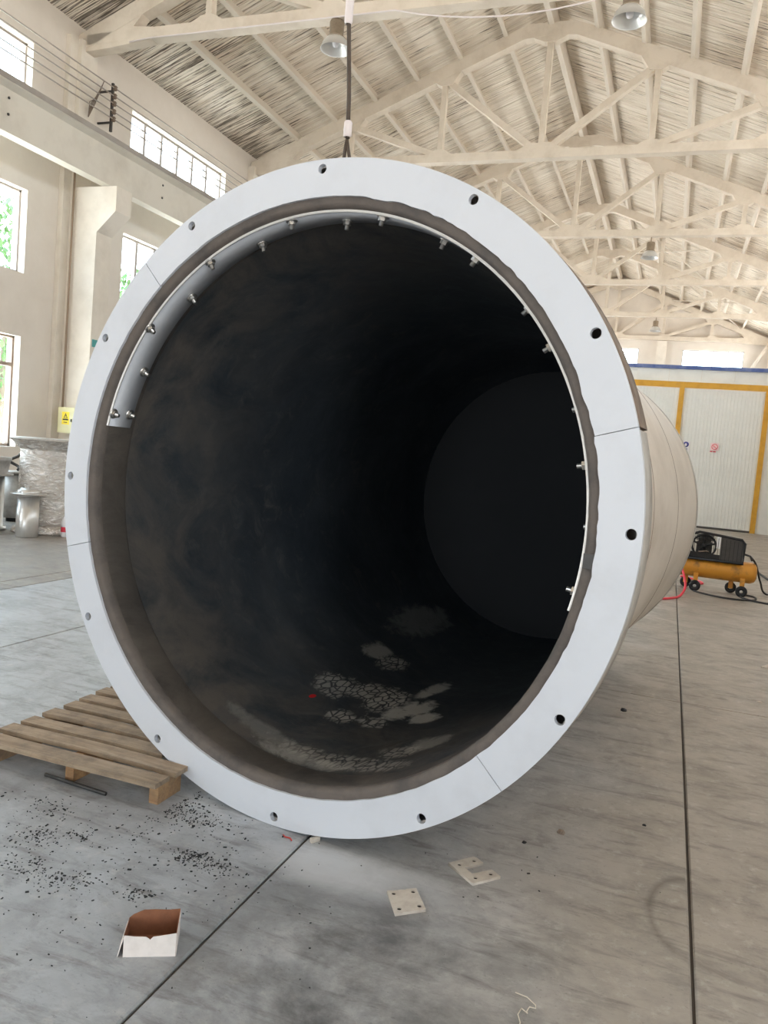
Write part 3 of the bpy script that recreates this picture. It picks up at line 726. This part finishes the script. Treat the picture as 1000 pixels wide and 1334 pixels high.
for x, yl in ((.90, .25), (.46, 1.0), (.04, 1.02)):
    MB().box((x-.022, .085, 0), (x+.022, yl, .106)).build('stringer', WOODS, pal)

# ================================================================== SMALL THINGS ON THE FLOOR
# little white carton
cb = tag(empty('small_carton', (-1.335, 1.975, 0), .5), 'small white open carton with brown inside on the floor', 'box')
W_, D_, H_ = .152, .105, .072
def wallp(poly, d0, d1, axis, name, mat, M=None): return MB().prism(poly, d0, d1, axis, M).build(name, mat, cb)
wallp([(-W_/2, 0), (W_/2, 0), (W_/2, H_), (W_*.2, H_*.9), (W_*.06, H_*.86), (.0, H_*.74), (-W_*.08, H_*.86), (-W_*.3, H_*.88), (-W_/2, H_*.93)], -D_/2-.0015, -D_/2+.0008, 'Y', 'front_panel', CARDW)
wallp([(-W_/2+.001, .001), (W_/2-.001, .001), (W_/2-.001, H_*.98), (W_*.2, H_*.86), (.0, H_*.7), (-W_*.3, H_*.84), (-W_/2+.001, H_*.9)], -D_/2+.0008, -D_/2+.0025, 'Y', 'inner_liner', CARDB)
wallp([(-W_/2, 0), (W_/2, 0), (W_/2, H_*1.18), (W_*.3, H_*1.14), (0, H_*1.16), (-W_*.22, H_*1.14), (-W_*.42, H_*.95), (-W_/2, H_*.8)], D_/2-.0015, D_/2+.0015, 'Y', 'back_panel', CARDB)
wallp([(-D_/2, 0), (D_/2, 0), (D_/2, H_*1.1), (-D_/2, H_*.98)], W_/2-.0015, W_/2+.0008, 'X', 'side_panel', CARDB)
wallp([(-D_/2, 0), (D_/2, 0), (D_/2, H_*1.14), (-D_/2, H_)], W_/2+.0008, W_/2+.002, 'X', 'side_panel', CARDW)
wallp([(-D_/2, 0), (D_/2, 0), (D_/2, H_*.8), (-D_/2, H_*.95)], -W_/2-.0005, -W_/2+.0015, 'X', 'side_panel', CARDB)
wallp([(-W_/2, -D_/2), (W_/2, -D_/2), (W_/2, D_/2), (-W_/2, D_/2)], 0.0, .002, 'Z', 'base_panel', CARDB)
fl = wallp([(-D_/2, 0), (D_/2*.5, 0), (D_/2*.6, .062), (-D_/2, .060)], -.0012, .0012, 'X', 'side_flap', CARDW); fl.location = (-W_/2-.016, 0, .0); fl.rotation_euler = (0, math.radians(14), 0)

def drilled(name, outline, holes, t, loc, rz, label):
    o_ = flat_plate(name, outline, [circ(x, y, r, 14) for x, y, r in holes], t, PLATE); o_.location = (loc[0], loc[1], t/2+.0005); o_.rotation_euler = (0, 0, rz)
    for x, y, r in holes: MB().lathe([(0, 0), (r*.98, 0), (r*.98, t*.6), (r*.8, t*.6), (0, t*.45)], 12, M=Matrix.Translation((x, y, -t/2))).build('dark_hole_disc', HOLE, o_)  # dark disc set inside each drilled hole
    return tag(o_, label, 'plate')
def bil(quad, pts):
    """map unit square points into the quad"""
    out = []
    for s_, t in pts:
        p = [(1-s_)*(1-t)*quad[0][i]+s_*(1-t)*quad[1][i]+s_*t*quad[2][i]+(1-s_)*t*quad[3][i] for i in (0, 1)]; out.append(tuple(p))
    return out
qd = [(-.718, 2.47), (-.632, 2.545), (-.702, 2.655), (-.79, 2.59)]; cx_ = -.71; cy_ = 2.565
q0 = [(a-cx_, b-cy_) for a, b in qd]
hs = bil(q0, [(.18, .17), (.84, .17), (.84, .84), (.18, .84)])
drilled('square_plate', bil(q0, [(0, 0), (1, 0), (1, 1), (.66, 1), (.62, .96), (.5, .99), (.3, .97), (0, 1)]), [(x, y, .0085) for x, y in hs], .010, (cx_, cy_), 0, 'square drilled steel plate with four holes on the floor')
qd = [(-.525, 2.785), (-.442, 2.885), (-.565, 2.985), (-.645, 2.885)]; cx_ = -.54; cy_ = 2.885
q0 = [(a-cx_, b-cy_) for a, b in qd]
# a C: two arms and a spine along the left edge
hs = bil(q0, [(.25, .17), (.8, .17), (.25, .82), (.8, .82)])
drilled('notched_plate', bil(q0, [(0, 0), (1, 0), (1, .33), (.30, .36), (.30, .66), (1, .66), (1, .92), (.94, 1), (.0, 1)]), [(x, y, .008) for x, y in hs], .010, (cx_, cy_), 0, 'C-shaped drilled steel plate on the floor')

tag(MB().tube([(-2.455, 2.738, .010), (-2.11, 2.715, .010)], .008, 10).build('steel_rod', DGREY), 'short grey steel rod on the floor before the pallet', 'rod')
tag(MB().box((-.008, -.02, 0), (.008, .02, .016), Matrix.Translation((-1.17, 2.80, 0)) @ Matrix.Rotation(-.5, 4, 'Z')).build('steel_offcut', PLATE), 'tiny steel offcut below the bottom of the flange', 'offcut')
tag(MB().tube([(-1.30, 2.78, .004), (-1.285, 2.765, .006), (-1.265, 2.77, .004), (-1.25, 2.755, .004)], .003, 5).build('red_scrap', REDP), 'tiny curl of red scrap by the floor joint', 'scrap')
tag(MB().tube([(-.271, 2.271, .003), (-.235, 2.262, .006), (-.207, 2.242, .004), (-.204, 2.228, .004), (-.222, 2.226, .004), (-.226, 2.205, .004), (-.222, 2.197, .004), (-.24, 2.207, .005)], .0016, 6).build('wire_scrap', WIREM), 'crooked pale scrap wire at the bottom of the picture', 'wire')
tag(MB().tube([(-.242, 2.212, .003), (-.247, 2.18, .004), (-.235, 2.15, .004), (-.236, 2.12, .003)], .0016, 6).build('wire_scrap', WIREM), 'second shorter scrap wire cut by the bottom edge', 'wire')
def lump(name, loc, r, mat, label, cat, seed=0, fl_=.5):
    rnd = random.Random(seed); mb = MB(); n_ = 7; vs = [(0, 0, r*fl_*1.6)]; 
    for j, (rr_, z) in enumerate(((.7, r*fl_*1.3), (1, r*fl_*.6), (.9, 0))):
        for k in range(n_):
            q_ = r*rr_*rnd.uniform(.7, 1.2); vs.append((q_*math.cos(2*PI*k/n_), q_*math.sin(2*PI*k/n_), z*rnd.uniform(.8, 1.15)))
    fs = [(0, 1+k, 1+(k+1) % n_) for k in range(n_)]
    for j in range(2):
        for k in range(n_): fs.append((1+j*n_+k, 1+(j+1)*n_+k, 1+(j+1)*n_+(k+1) % n_, 1+j*n_+(k+1) % n_))
    return tag(mb.add(vs, fs).build(name, mat, loc=(loc[0], loc[1], 0)), label, cat)
lump('dark_clod', (-.28, 3.385), .018, RUST, 'brown clod on the bare floor right of the flange', 'debris', 1)
lump('dark_clod', (-.41, 3.215), .010, BLACK, 'small black clod between brown clod and flange', 'debris', 2)
lump('dark_clod', (.05, 3.65), .009, BLACK, 'small dark clod nearest the long right floor joint', 'debris', 3)
lump('dark_clod', (-.13, 5.36), .022, BLACK, 'dark clod on the floor behind the flange, near the cross joint', 'debris', 4)
lump('white_chip', (.76, 6.18), .02, PLATE, 'white chip by the cross joint at the right edge', 'debris', 5, .2)
tag(MB().prism([(0, 0), (.35, -.02), (.4, .5), (.15, .3)], 0, .012, 'Z', Matrix.Translation((.88, 7.35, 0))).build('white_offcut', PLATE), 'white sheet offcut lying at the right picture edge', 'offcut')
# rubber crumbs
random.seed(5); mb = MB()
cl = [(-2.11, 2.34, 40, .05), (-2.08, 2.28, 30, .05), (-1.52, 2.47, 90, .035), (-1.81, 2.77, 90, .07), (-1.61, 2.73, 70, .06), (-1.42, 2.45, 50, .05), (-1.54, 2.18, 30, .03), (-1.79, 2.15, 40, .05), (-1.96, 2.40, 25, .03),
      (-1.99, 2.14, 40, .05), (-2.23, 2.52, 40, .06), (-1.87, 2.11, 40, .05), (-1.79, 2.9, 30, .05), (-1.78, 2.72, 60, .08), (-1.75, 2.45, 60, .22), (-2.0, 2.5, 70, .3), (-1.5, 2.2, 70, .3), (-1.9, 2.0, 60, .25), (-1.3, 2.5, 30, .2), (-.6, 2.9, 14, .4), (-2.6, 3.9, 14, .3)]
for (x, y, n_, sg) in cl:
    for _ in range(int(n_*1.7)):
        px, py = random.gauss(x, sg), random.gauss(y, sg*.7); s_ = random.uniform(.0008, .0032)*(1.8 if random.random() < .1 else 1); a = random.uniform(0, PI)
        if (-1.46 < px < -1.2 and 1.85 < py < 2.1) or (-2.95 < px < -1.82 and 2.66 < py < 3.8): continue
        mb.box((-s_, -s_*random.uniform(.3, .9), 0), (s_*random.uniform(.6, 2), s_*.5, s_*.7), Matrix.Translation((px, py, 0)) @ Matrix.Rotation(a, 4, 'Z'))
tag(mb.build('rubber_crumbs', RUBC, fixn=False), 'scattered black rubber crumbs on the pale floor by the pallet', 'debris', kind='stuff')

# ================================================================== VESSELS BY THE LEFT WALL
wv = tag(empty('wrapped_vessel', (-8.32, 8.98, 0)), 'large flanged steel vessel wrapped in clear stretch film', 'vessel')
random.seed(3)
def wrinkled(prof, n=64, amp=.008, seed=0):
    rnd = random.Random(seed); vs = []; fs = []
    for r, h in prof:
        for k in range(n):
            q_ = max(0, r+rnd.uniform(-amp, amp)); vs.append((q_*math.cos(2*PI*k/n), q_*math.sin(2*PI*k/n), h+rnd.uniform(-amp, amp)*.5))
    for j in range(len(prof)-1):
        for k in range(n): fs.append((j*n+k, j*n+(k+1) % n, (j+1)*n+(k+1) % n, (j+1)*n+k))
    return MB().add(vs, fs, True)
pr = [(.33, .10)]+[(.352, .14+i*.06) for i in range(18)]+[(.36, 1.2)]
wrinkled(pr, 48, .0035, 1).build('film_wrapped_body', WRAP, wv)
wrinkled([(.2, 0), (.42, .0), (.43, .03), (.40, .07), (.33, .12)], 72, .012, 2).build('base_flange', WRAP, wv)
wrinkled([(.355, 1.17), (.40, 1.22), (.455, 1.27), (.485, 1.30)], 72, .012, 3).build('film_collar', WRAP, wv)
MB().lathe([(.0, 1.30), (.485, 1.30), (.49, 1.305), (.49, 1.33), (.0, 1.335)], 72).build('top_flange', EDGE, wv)
cn = tag(empty('stainless_canister', (-8.10, 8.44, 0)), 'small stainless canister with wide flange before the wrapped vessel', 'canister')
MB().lathe([(0, 0), (.138, 0), (.144, .01), (.144, .40), (.14, .402), (.14, .56), (0, .56)], 40).build('body', STAINL, cn)
MB().lathe([(.12, .545), (.225, .575), (.228, .583), (.225, .59), (.15, .60)], 40).build('flange', STAINL, cn)
MB().lathe([(.15, .598), (.148, .625), (.10, .655), (.0, .665)], 32).build('cap', STAINL, cn)
MB().tube([(.05, -.04, .655), (.06, -.04, .69), (-.04, -.04, .695), (-.06, -.04, .655)], .008, 6).build('cap_handle', EDGE, cn)
gv = tag(empty('flanged_drum', (-8.98, 8.52, 0)), 'grey flanged steel drum at the left picture edge', 'vessel')
MB().lathe([(.0, 0), (.31, 0), (.31, .05), (.265, .05), (.265, .76), (0, .76)], 48).build('body', STAINL, gv)
MB().lathe([(.265, .76), (.37, .77), (.375, .79), (.30, .80), (.33, .97), (.345, .98), (.345, 1.02), (.0, 1.03)], 48).build('top_flange', EDGE, gv)
sv = tag(empty('pale_cylinder', (-9.45, 9.55, 0)), 'pale slim cylinder standing between drum and wrapped vessel', 'vessel')
MB().lathe([(0, .06), (.14, .06), (.14, .74), (0, .74)], 32).build('body', EDGE, sv)
MB().lathe([(.14, .74), (.21, .745), (.21, .77), (0, .775)], 32).build('flange', EDGE, sv)
MB().lathe([(0, 0), (.10, 0), (.10, .06), (0, .06)], 24).build('foot', BLACK, sv)
hs_ = tag(MB().tube([(-9.42+.07*math.cos(t*.6), 9.5+.07*math.sin(t*.6), .80+.02*t) for t in range(13)], .022, 8).build('coiled_belt', DGREY), 'dark coiled belt resting on the pale slim cylinder', 'belt')
bt = tag(empty('plastic_bottle', (-7.80, 8.83, 0)), 'clear plastic bottle with red label peeking past the flange', 'bottle')
MB().lathe([(0, 0), (.055, 0), (.06, .01), (.06, .09)], 24).build('body', WSIGN, bt)
MB().lathe([(.061, .07), (.061, .14)], 24).build('label_band', RED, bt)
MB().lathe([(.06, .14), (.06, .2), (.045, .25), (.018, .29), (.018, .31), (0, .31)], 24).build('shoulder', WSIGN, bt)

# ================================================================== PARTITION WITH YELLOW-FRAMED DOORS
PY = 26.5
pt = tag(empty('partition', (0, PY, 0)), 'white panelled booth wall with yellow door frames and blue top trim', 'partition')
pn = None
def ppanel(x0, x1, z0, z1, name='wall_panel', y=0, mat=PANEL):
    return MB().box((x0+.006, y, z0), (x1-.006, y+.08, z1)).build(name, mat, pt)
x = -9.9
while x < 3.6:
    ppanel(x, min(x+.95, 3.66), 4.47, 4.90); x += .95
x = -9.9
while x < -2.4: ppanel(x, min(x+.95, -2.4), 0, 4.47); x += .95
MB().box((-9.9, -.08, 4.86), (3.66, .12, 4.97)).build('blue_trim', BLUE, pt)
MB().box((-2.4, -.06, 4.29), (3.66, .0, 4.47)).build('header_beam', YEL, pt)
for x in (-2.4, -.045, 2.40, 3.02): MB().box((x, -.06, 0), (x+.145, .0, 4.29)).build('door_post', YEL, pt)
ppanel(2.54, 3.02, 0, 4.29); ppanel(3.16, 3.66, 0, 4.29)
for (xa, xb) in ((-2.25, -.05), (.10, 2.40)):
    dr = MB().box((xa, .01, .06), (xb, .06, 4.27)).build('door_leaf', PANEL, pt)
    rb = None
    for i in range(23):
        xx = xa+(i+.5)*(xb-xa)/23
        h0 = .4 if i > 12 else .1
        if rb is None: rb = MB().prism([(-.02, .01), (.02, .01), (.006, .005), (-.006, .005)], .06, 4.26, 'Z').build('rib', PANEL, dr, (xx, 0, 0))
        else: link_copy(rb, dr, (xx, 0, 0))
    MB().box((xa, -.03, 0), (xb, .02, .06)).build('sill', DGREY, pt)
def sign(x, z, kind):
    if kind == 'blue':
        r = tag(empty('safety_sign', (x, PY-.012, z)), 'white safety sign with blue disc on the booth door', 'sign')
        MB().box((-.11, -.006, -.17), (.11, 0, .13)).build('board', WSIGN, r)
        MB().lathe([(0, 0), (.085, 0), (.085, .003), (0, .003)], 28, M=Matrix.Translation((0, -.006, .03)) @ Matrix.Rotation(PI/2, 4, 'X')).build('disc', BSIGN, r)
        MB().prism([(-.03, .0), (.0, -.03), (.03, .01), (.02, .06), (-.02, .065), (-.035, .03)], -.0115, -.009).build('symbol', WSIGN, r)
        MB().box((-.03, -.008, -.15), (.05, -.006, -.09)).build('lettering', BSIGN, r)
    else:
        r = tag(empty('safety_sign', (x, PY-.012, z)), 'white safety sign with red prohibition ring on the booth door', 'sign')
        MB().box((-.12, -.006, -.10), (.12, 0, .13)).build('board', PSIGN, r)
        MB().lathe([(.07, 0), (.09, 0), (.09, .003), (.07, .003), (.07, 0)], 32, M=Matrix.Translation((0, -.006, .015)) @ Matrix.Rotation(PI/2, 4, 'X')).build('ring', RSIGN, r)
        MB().prism([(-.062, .07), (-.05, .08), (.064, -.04), (.052, -.05)], -.0095, -.006).build('slash', RSIGN, r)
        MB().prism([(-.055, .01), (.03, .01), (.03, .024), (-.055, .024)], -.009, -.0075).build('symbol', RSIGN, r)
        MB().box((-.12, -.004, -.15), (-.05, 0, -.115)).box((-.03, -.004, -.15), (.05, 0, -.115)).build('lettering', RSIGN, r)
sign(.32, 2.52, 'blue'); sign(1.15, 2.52, 'red')

# ================================================================== AIR COMPRESSOR
ac = tag(empty('air_compressor', (.62, 11.85, 0), -.08), 'orange wheeled air compressor with black belt guard', 'compressor')
Mx = Matrix.Rotation(PI/2, 4, 'Y')
MB().lathe([(0, -.58), (.07, -.575), (.12, -.55), (.142, -.50), (.145, .50), (.125, .55), (.08, .575), (0, .58)], 40, M=Matrix.Translation((.03, 0, .325)) @ Mx).build('air_tank', ORANGE, ac)
for sxf in (-.15, .44):
    for sy_ in (-.12, .12):
        sx_ = sxf-(.14 if sy_ > 0 else 0)
        MB().box((sx_-.03, sy_-.02, .07), (sx_+.03, sy_+.02, .25)).build('leg', ORANGE, ac)
        wh = MB().lathe([(.02, -.022), (.06, -.022), (.075, -.015), (.075, .015), (.06, .022), (.02, .022), (.02, -.022)], 24, M=Matrix.Translation((sx_, sy_-.045 if sy_ < 0 else sy_+.045, .075)) @ Matrix.Rotation(PI/2, 4, 'X')).build('wheel', BLACK, ac)
        MB().lathe([(0, -.025), (.022, -.025), (.022, .025), (0, .025)], 12, M=Matrix.Translation((sx_, sy_-.045 if sy_ < 0 else sy_+.045, .075)) @ Matrix.Rotation(PI/2, 4, 'X')).build('hub', EDGE, wh)
MB().box((-.38, -.12, .455), (.42, .16, .475)).build('deck_plate', BLACK, ac)
# belt guard: frame with mesh bars, flywheel behind
gd = MB(); pl = [(-.38, .45), (.42, .45), (.42, .72), (.38, .77), (-.04, .81), (-.16, .82), (-.28, .77), (-.38, .64)]
gd.tube([(x_, -.16, z_) for x_, z_ in pl+[pl[0]]], .018, 8); gd.build('guard_frame', BLACK, ac)
bar = None
for i in range(16):
    xx = -.36+i*.05; zt = .77-abs(xx+.1)*.06
    if bar is None: bar = MB().box((-.003, -.003, 0), (.003, .003, 1)).build('guard_wire', BLACK, ac)
    q = bar if i == 0 else link_copy(bar, ac)
    q.location = (xx, -.16, .46); q.scale = (1, 1, zt-.46)
MB().prism([(.12, .47), (.41, .47), (.41, .71), (.37, .76), (.12, .785)], -.155, -.145).build('guard_panel', DGREY, ac)
MB().prism([(-.37, .47), (.12, .47), (.12, .53), (-.37, .55)], -.155, -.145).build('guard_panel', BLACK, ac)
fwl = MB(); F0 = Matrix.Translation((-.09, -.1, .63)) @ Matrix.Rotation(PI/2, 4, 'X')
fwl.lathe([(.14, -.02), (.165, -.02), (.165, .02), (.14, .02), (.14, -.02)], 36, M=F0).lathe([(0, -.03), (.035, -.03), (.035, .03), (0, .03)], 16, M=F0)
for k in range(5):
    a = 2*PI*k/5+.3; fwl.tube([(-.09+.03*math.cos(a), -.1, .63+.03*math.sin(a)), (-.09+.15*math.cos(a), -.1, .63+.15*math.sin(a))], .014, 6)
fwl.build('flywheel', BLACK, ac)
pu = MB().box((-.19, -.05, .475), (.01, .11, .68)); pu.box((-.17, -.04, .68), (-.01, .1, .72))
for i in range(5): pu.box((-.20, -.06, .70+i*.018), (.02, .12, .708+i*.018))
pu.build('pump', DGREY, ac)
MB().lathe([(0, -.13), (.085, -.13), (.09, -.1), (.09, .1), (.08, .13), (0, .13)], 28, M=Matrix.Translation((.24, .03, .61)) @ Matrix.Rotation(PI/2, 4, 'X')).build('motor', DGREY, ac)
MB().lathe([(0, -.01), (.05, -.01), (.05, .01), (0, .01)], 20, M=Matrix.Translation((.24, -.13, .61)) @ Matrix.Rotation(PI/2, 4, 'X')).build('motor_pulley', EDGE, ac)
MB().tube([(-.15, -.165, .55), (-.05, -.17, .57), (-.02, -.17, .56)], .008, 6).build('copper_pipe', RUST, ac)
MB().box((.07, -.16, .62), (.115, -.15, .78)).build('specification_label', WSIGN, ac)
MB().tube([(.42, -.1, .58), (.5, -.1, .56), (.53, -.1, .5)], .014, 8).build('outlet_pipe', DGREY, ac)

def bez(pts, n=10):
    """Catmull-Rom through the points"""
    P = [Vector(p) for p in pts]; P = [P[0]]+P+[P[-1]]; out = []
    for i in range(1, len(P)-2):
        for k in range(n):
            t = k/n; a, b, c2, d = P[i-1], P[i], P[i+1], P[i+2]
            out.append(tuple(.5*((2*b)+(c2-a)*t+(2*a-5*b+4*c2-d)*t*t+(3*b-a-3*c2+d)*t**3)))
    return out+[tuple(P[-2])]
tag(MB().tube(bez([(-.35, 10.45, .014), (.0, 10.45, .014), (.15, 10.6, .014), (.27, 10.95, .014), (.33, 11.35, .10), (.27, 11.6, .30), (.2, 11.66, .40)]), .016, 8).build('air_hose', PINK), 'pinkish red air hose curving from the compressor to the tank', 'hose')
tag(MB().tube(bez([(.48, 12.35, .014), (.6, 12.55, .014), (.5, 12.9, .014), (.3, 13.1, .014)]), .014, 8).build('air_hose', PINK), 'short red hose end on the floor behind the compressor wheels', 'hose')
tag(MB().tube(bez([(.45, 11.6, .012), (.7, 11.35, .012), (1.0, 11.30, .012), (1.2, 11.45, .012), (1.22, 11.75, .012), (1.08, 11.85, .012), (1.05, 11.55, .012), (1.25, 11.30, .012), (1.7, 11.25, .012), (2.2, 11.6, .012)]), .012, 8).build('power_cable', CABLE), 'black cable looping on the floor before the compressor', 'cable')
tag(MB().tube(bez([(1.12, 11.75, .55), (1.2, 11.8, .45), (1.3, 12.0, .2), (1.42, 12.2, .012), (1.8, 12.3, .012)]), .013, 8).build('power_cable', CABLE), 'black cable dropping from the compressor end to the floor', 'cable')
tag(MB().tube(bez([(.95, 17.3, .015), (1.3, 17.4, .015), (1.5, 16.3, .015), (1.6, 14.6, .015), (1.75, 13.6, .015), (2.3, 13.3, .015)]), .018, 8).build('power_cable', CABLE), 'thick grey cable on the floor behind the compressor', 'cable')

# ================================================================== OUTSIDE THE LEFT WINDOWS
def tree(x, y, h, r, seed, label):
    rnd = random.Random(seed); root = tag(empty('leafy_tree', (x, y, -.3)), label, 'tree')
    MB().tube([(0, 0, 0), (.05, .02, h*.4), (0, .1, h*.75)], [.16, .12, .05], 10).build('trunk', BARK, root)
    mb = MB()
    for _ in range(4200):
        a, b = rnd.uniform(0, 2*PI), math.acos(rnd.uniform(-1, 1)); q_ = r*rnd.uniform(.35, 1)**.5
        p = Vector((q_*math.sin(b)*math.cos(a), q_*math.sin(b)*math.sin(a), h*.68+q_*.95*math.cos(b)))
        R_ = Matrix.Rotation(rnd.uniform(0, 6.28), 4, 'Z') @ Matrix.Rotation(rnd.uniform(0, 3), 4, 'X'); s_ = rnd.uniform(.07, .15)
        mb.add([(0, -s_, 0), (s_*.5, 0, .01), (0, s_, 0), (-s_*.5, 0, .01)], [(0, 1, 2, 3)], False, Matrix.Translation(p) @ R_)
    tag(mb.build('foliage', TREEL, root, fixn=False), kind='stuff')
tree(-15.0, 14.6, 6.6, 2.6, 1, 'pale leafy tree outside the middle left window')
tree(-16.0, 21.5, 6.8, 2.6, 2, 'pale leafy tree outside the window right of the column')
ob = tag(MB().box((-19.5, 2, -.3), (-19.2, 18, 3.0)).build('yard_wall', OUTW), 'pale masonry yard wall outside the lower left window', 'wall')
